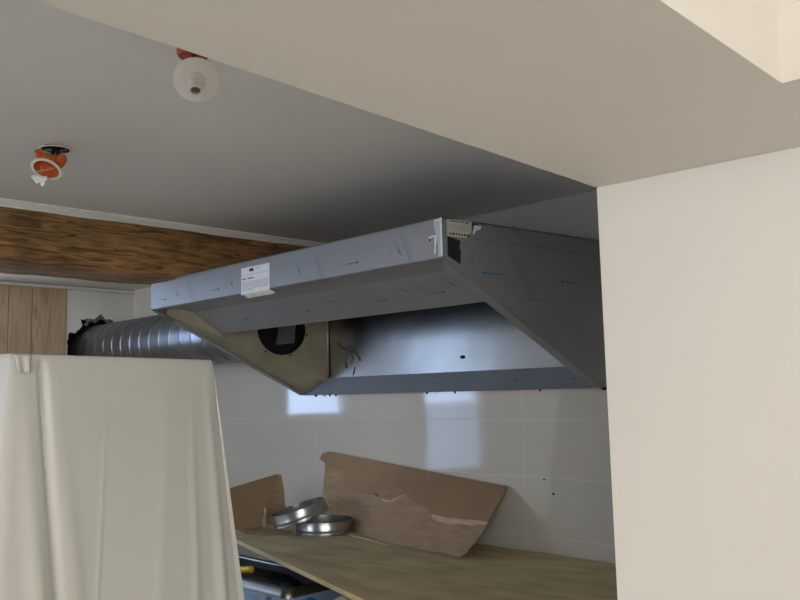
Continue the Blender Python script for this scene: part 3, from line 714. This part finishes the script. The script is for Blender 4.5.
m = sheet(edge+lo, .0034, .001); m.build('torn_fibre', M['card_pale'], cs); m = MB()
m.prism([CP(*q, .0026) for q in [(380, 499), (390, 500.5), (398, 494.5), (405, 488), (409.5, 488.5), (409, 492), (400, 498), (393, 502), (384, 501.5)]], (0, .0006, 0))
m.build('torn_fibre', M['card_pale'], cs)
m = MB(); fl_ = [CP(376, 495, .002), CP(383, 489, .012), CP(398, 487, .018), CP(405, 488, .02), CP(407, 490, .018), CP(398, 495.5, .012), CP(391, 499, .01), CP(383, 498, .004)]
m.prism(fl_, -nc*.0012); m.build('torn_flap', M['card'], cs)
m = MB(); m.prism([CP(*q, .0022) for q in [(374, 494), (378, 492.5), (381, 494), (378, 497)]], -nc*.0004); m.build('tear_shadow_gap', M['residue'], cs)  # dark patch painted as the shadow in the tear

# small folded cardboard piece at the left
q0 = on(233, 529, 2, ZP+.002); q1 = on(263, 527, 2, ZP+.002)
n2 = (q1-q0).cross(Vector((-.05, .18, 1))).normalized()
if n2.dot(ray(250, 500)) > 0: n2 = -n2
def SP(px, py, o=0): return onplane(px, py, q0+n2*o, n2)
sc = thing('folded_cardboard', 'small folded cardboard piece standing between the draped sheet and the duct collars', 'cardboard', (q1.x, q1.y, ZP))
base_ = [(277.5, 474), (275.5, 480), (274, 487), (271, 495), (268.5, 497), (267, 505), (264, 509), (264.5, 514), (261.5, 521), (262, 527.5), (250, 528.5), (233, 529.5), (215, 531), (208, 500), (215, 493), (232, 487.5), (250, 482), (265, 477.5)]
m = MB(); m.prism([SP(*q) for q in base_], -n2*.004); m.build('front_flap', M['card'], sc)
t0 = SP(278, 474); b0_ = SP(266, 527.5)
rr_ = Vector((.55, .80, 0))
m = MB()
e_t = onplane(281, 474.5, t0, Vector((.80, -.55, 0))); 
s_pts = [onplane(px, py, t0-Vector((0, 0, 0)), Vector((.86, -.5, 0))) for px, py in ((277, 474.5), (281, 474.5), (284, 490), (285.5, 512), (279, 524), (266, 526), (266, 505))]
m.prism(s_pts, (-.003, .003, 0)); m.build('side_flap', M['card_core'], sc)
# scraps of cardboard on the board
m = MB(); zz = ZP+.0005
m.prism([on(px, py, 2, zz) for px, py in ((238, 531), (262, 528), (290, 531), (298, 534), (284, 535.5), (262, 536.5), (246, 535))], (0, 0, .003))
tag(m.build('cardboard_scrap', M['card_core']), 'flat torn cardboard scrap lying on the board left of the flat duct collar', 'cardboard')
m = MB(); m.prism([on(px, py, 2, zz) for px, py in ((345, 532.5), (360, 533.5), (374, 538.5), (392, 545), (388, 546), (368, 540), (352, 536.5))], (0, 0, .004))
tag(m.build('cardboard_strip', M['card_pale']), 'thin pale cardboard strip at the foot of the leaning sheet', 'cardboard')

# ------------------------------------------------------------------ ceiling fittings
hc = on(55.5, 148.5, 2, ZC)
jb = thing('junction_box', 'orange junction box with white rim hanging out of the ceiling hole', 'junction box', hc)
m = MB(); m.prism([(hc.x+.040*math.cos(a)*(1+.1*rnd[i]), hc.y+.040*math.sin(a)*(1+.1*rnd[i+5]), ZC-.0012) for i, a in enumerate([2*PI*k/26 for k in range(26)])], (0, 0, .001)); m.build('ceiling_hole', M['dark'], jb)
m = MB(); m.lathe((hc.x, hc.y, ZC-.002), (0, 0, -1), [(.037, .001), (.043, .0005), (.041, .003), (.038, .002)], n=26); m.build('ragged_edge', M['white_paint'], jb)
D0 = hc.length
bc = ray(46.5, 169); bc = bc*((D0-.05)/bc.length)
axb = (-fw*.52-Vector((0, 0, 1))*.84+rt*(-.10)).normalized()           # the open mouth looks down and towards the room
m = MB(); m.lathe(bc, axb, [(.0005, -.034), (.026, -.034), (.031, -.028), (.0355, 0), (.0335, 0), (.029, -.026), (.024, -.031), (.0005, -.031)], n=40); m.build('box_cup', M['orange'], jb)
m = MB(); m.lathe(bc, axb, [(.0335, -.001), (.0395, -.001), (.0405, .002), (.0335, .003)], n=40, closed=True); m.build('rim', M['white_pl'], jb)
sd = axb.cross(Vector((0, 0, 1))).normalized(); u2 = sd.cross(axb)
m = MB(); cR = bc+rt*.030+up*.006
m.lathe(cR-axb*.03, axb, [(.0005, -.012), (.012, -.01), (.015, 0), (.014, .02), (.0005, .022)], n=16); m.build('side_lug', M['orange'], jb); m = MB()
m.lathe(bc-rt*.022+up*.030-axb*.012, (up*.6-fw*.5), [(.010, -.01), (.011, .012), (.0005, .014)], n=14); m.build('side_lug', M['orange'], jb)
m = MB(); m.tube([bc+rt*-.026-up*.004+axb*.002, bc-rt*.01-up*.0-axb*.0+axb*.006, bc+rt*.004+up*.001+axb*.004, bc+rt*.02+up*.0-axb*.004, bc+rt*.026+up*.012-axb*.01], .0016, 6); m.build('wire', M['ply_edge'], jb); m = MB()
m.tube([bc-rt*.012-up*.008+axb*.004, bc-rt*.012+up*.004+axb*.004, bc-rt*.016+up*.010], .0013, 6); m.build('wire', M['ply_edge'], jb); m = MB()
m.tube([bc-rt*.01+up*.016-axb*.01, bc+rt*.012+up*.014-axb*.006, bc+rt*.026+up*.006-axb*.012], .0012, 6); m.build('wire', M['ply_edge'], jb)
for s_ in (-.006, .008):
    m = MB(); m.tube([(hc.x+rt.x*s_, hc.y+rt.y*s_, ZC-.001), Vector((hc.x, hc.y, ZC))*.55+bc*.45+rt*(s_+.006)+up*.0, bc+rt*(.018+s_)+up*.020-axb*.03], .0035, 8); m.build('bracket_arm', M['wire'], jb)
m = MB()
m.tube([Vector((hc.x, hc.y, ZC-.002))-rt*.03, Vector((hc.x, hc.y, ZC-.006)), Vector((hc.x, hc.y, ZC-.004))+rt*.032], .003, 6)
m.build('bracket_arm', M['wire'], jb)
m = MB(); c_ = bc-rt*.016-up*.022+axb*.006
m.prism([c_+rt*a+up*b for a, b in ((-.022, .008), (-.004, .010), (.010, .006), (.018, .008), (.020, .000), (.012, -.006), (.014, -.012), (.008, -.018), (.004, -.014), (.002, -.006), (-.008, -.010), (-.014, -.002))], axb*.004); m.build('plaster_crumb', M['white_paint'], jb)

# lamp holder with white disc
lc = ray(196, 80); hz = 0.60; lc = lc*(hz/lc.z)
lh = thing('lamp_holder', 'white disc lamp holder with grey socket hanging below the ceiling by the boxed beam', 'lamp holder', (lc.x, lc.y, ZC))
axl = (-lc.normalized()*.86-Vector((0, 0, 1))*.30+rt*-.02).normalized()
PX = lc.length/FPX
m = MB(); R1 = 21.3*PX
m.lathe(lc, axl, [(.0005, -.004), (R1*.7, -.004), (R1, -.0015), (R1, .0), (R1*.97, .001), (R1*.55, .0035), (R1*.40, .0045), (R1*.34, .012), (.0005, .013)], n=56); m.build('disc', M['white_pl'], lh)
m = MB(); sx_ = lc+axl*.006; tip = lc+axl*.034-up*.016+rt*0
td = (tip-sx_).normalized()
m.lathe(sx_, td, [(.0125, 0), (.0125, .026), (.0115, .030), (.0095, .030), (.0095, .014), (.0005, .012)], n=28); m.build('socket', M['white_pl'], lh)
m = MB(); m.lathe(sx_+td*.014, td, [(.0094, 0), (.0090, .0), (.0085, .010), (.003, .011), (.002, .014), (.0005, .015)], n=18); m.build('contacts', M['grey_pl'], lh)
m = MB(); q = lc+rt*(7*PX)+up*(11*PX)+axl*.0028; m.lathe(q, axl, [(.0018, 0), (.0018, .0006), (.0003, .0008)], n=10); m.build('screw_hole', M['grey_pl'], lh)
# orange box behind the disc, up in the ceiling
ob = ray(193, 52); ob = ob*((ZC-.012)/ob.z)
m = MB(); m.lathe((ob.x, ob.y, ZC-.001), (0, 0, -1), [(.031, 0), (.031, .016), (.028, .021), (.0005, .022)], n=36); m.build('orange_box', M['red_orange'], lh)
m = MB(); m.tube([(ob.x, ob.y, ZC-.02), (ob.x*.5+lc.x*.5, ob.y*.5+lc.y*.5, ZC-.045), lc-axl*.003], .004, 8); m.build('cable', M['grey_pl'], lh); m = MB()
m.tube([(ob.x+.01, ob.y, ZC-.02), (ob.x*.5+lc.x*.5+.01, ob.y*.5+lc.y*.5, ZC-.04), lc-axl*.003+rt*.006], .003, 8); m.build('cable', M['grey_pl'], lh)

# ------------------------------------------------------------------ draped plastic sheet (tall unit under it)
A = Vector((-1.94, .734)); B = Vector((-2.09, 1.295)); e = (B-A).normalized(); n = Vector((e.y, -e.x))
A = A-e*.045
dep = .62; Zt = .11
loop = []; lab_ = []
def seg(p, q, k, tag_):
    for i in range(k): loop.append(p+(q-p)*(i/k)); lab_.append((tag_, i/k))
C_, D_ = B-n*dep, A-n*dep
seg(A, B, 150, 'f'); seg(B, C_, 60, 'r'); seg(C_, D_, 40, 'b'); seg(D_, A, 90, 'l')
NL = len(loop); cen = (A+B+C_+D_)/4
def outw(i):
    tg = (loop[(i+3) % NL]-loop[(i-3) % NL]).normalized(); return Vector((tg.y, -tg.x))
nor = [outw(i) for i in range(NL)]
H = 1.69
def bump_(x, c, w): return math.exp(-((x-c)/w)**2)
rows = []
levels = [0, .003, .008, .016, .03]+[.05+.03*i for i in range(55)]
for h in levels:
    r = []
    h = min(h, H)
    for i, pt in enumerate(loop):
        tg_, s = lab_[i]; off = 0.0; lat = 0.0
        rd = .006*(1-math.exp(-h/.006))
        if tg_ == 'f':
            L_ = s
            # long soft folds that fan out downwards
            off += .008*h*math.sin(L_*9.0+.4+h*.9)
            off += .012*min(1, h*1.5)*bump_(L_, .955-.03*h, .022)
            off += .006*min(1, h*1.2)*bump_(L_, .86-.06*h, .018)
            off += .004*min(1, h*1.2)*bump_(L_, .74-.14*h, .03)
            off += .0035*min(1, h*1.2)*bump_(L_, .42-.10*h, .010)
            # deep gathered fold near the left corner
            g0 = .115+.16*min(h, .8)
            dw = .014+.010*h
            off -= (.022*min(1, max(0, h-.012)/.03)*math.exp(-h*1.3))*bump_(L_, g0, dw)
            off += .004*min(1, h*2)*bump_(L_, g0+.055+.03*h, .03)
            off += .010*min(1, h*2)*bump_(L_, g0-.075, .035)
            lat = .13*h*max(0, (s-.55)/.45)**2-.05*h*max(0, (.3-s)/.3)
            off += .03*h
        elif tg_ == 'r':
            lat_ = (1-s)
            off += .12*h+.03*h*math.sin(s*18+1)+.012*math.sin(s*40)*min(1, h)
        elif tg_ == 'l':
            off += .05*h+.035*min(1, h*2)*math.sin(s*22+.6)*(.5+.5*s)+.015*h*math.sin(s*51)
        else: off += .04*h+.02*h*math.sin(s*20)
        # soften hard section corner
        p2 = pt+nor[i]*(off+rd)+e*lat
        r.append((p2.x, p2.y, Zt-h))
    rows.append(r)
m = MB(); m.grid(rows, closed=True)
# top face sags slightly
top = rows[0]; inn = [tuple((cen.x+(p[0]-cen.x)*f, cen.y+(p[1]-cen.y)*f, Zt-.006*(1-f))) for f in (.7,) for p in top]
m.grid([top, inn], closed=True); m.flat(inn)
dr = thing('draped_sheet', 'tall unit under a milky white plastic dust sheet, standing left of the worktop', 'dust sheet', (cen.x, cen.y, -EYE))
o = m.build('sheet', M['cloth'], dr)
# turned-over tab of sheet at the top left
m = MB()
def DP(px, py, o_=0): 
    nn_ = Vector((n.x, n.y, 0)); return onplane(px, py, Vector((A.x, A.y, 0))+nn_*(.012+o_), nn_)
rows = []
for j in range(9):
    f = j/8; rows.append([DP(15+ (16)*i/10 + 2.2*f*(1-i/10), 354.2+18.5*f+.3*i/10*(0), .006*math.sin(i*.9)*f+.010*f) for i in range(11)])
m.grid(rows); m.build('folded_tab', M['cloth'], dr, solid=.002)

for o in bpy.data.objects:
    if '_o' in o: del o['_o']
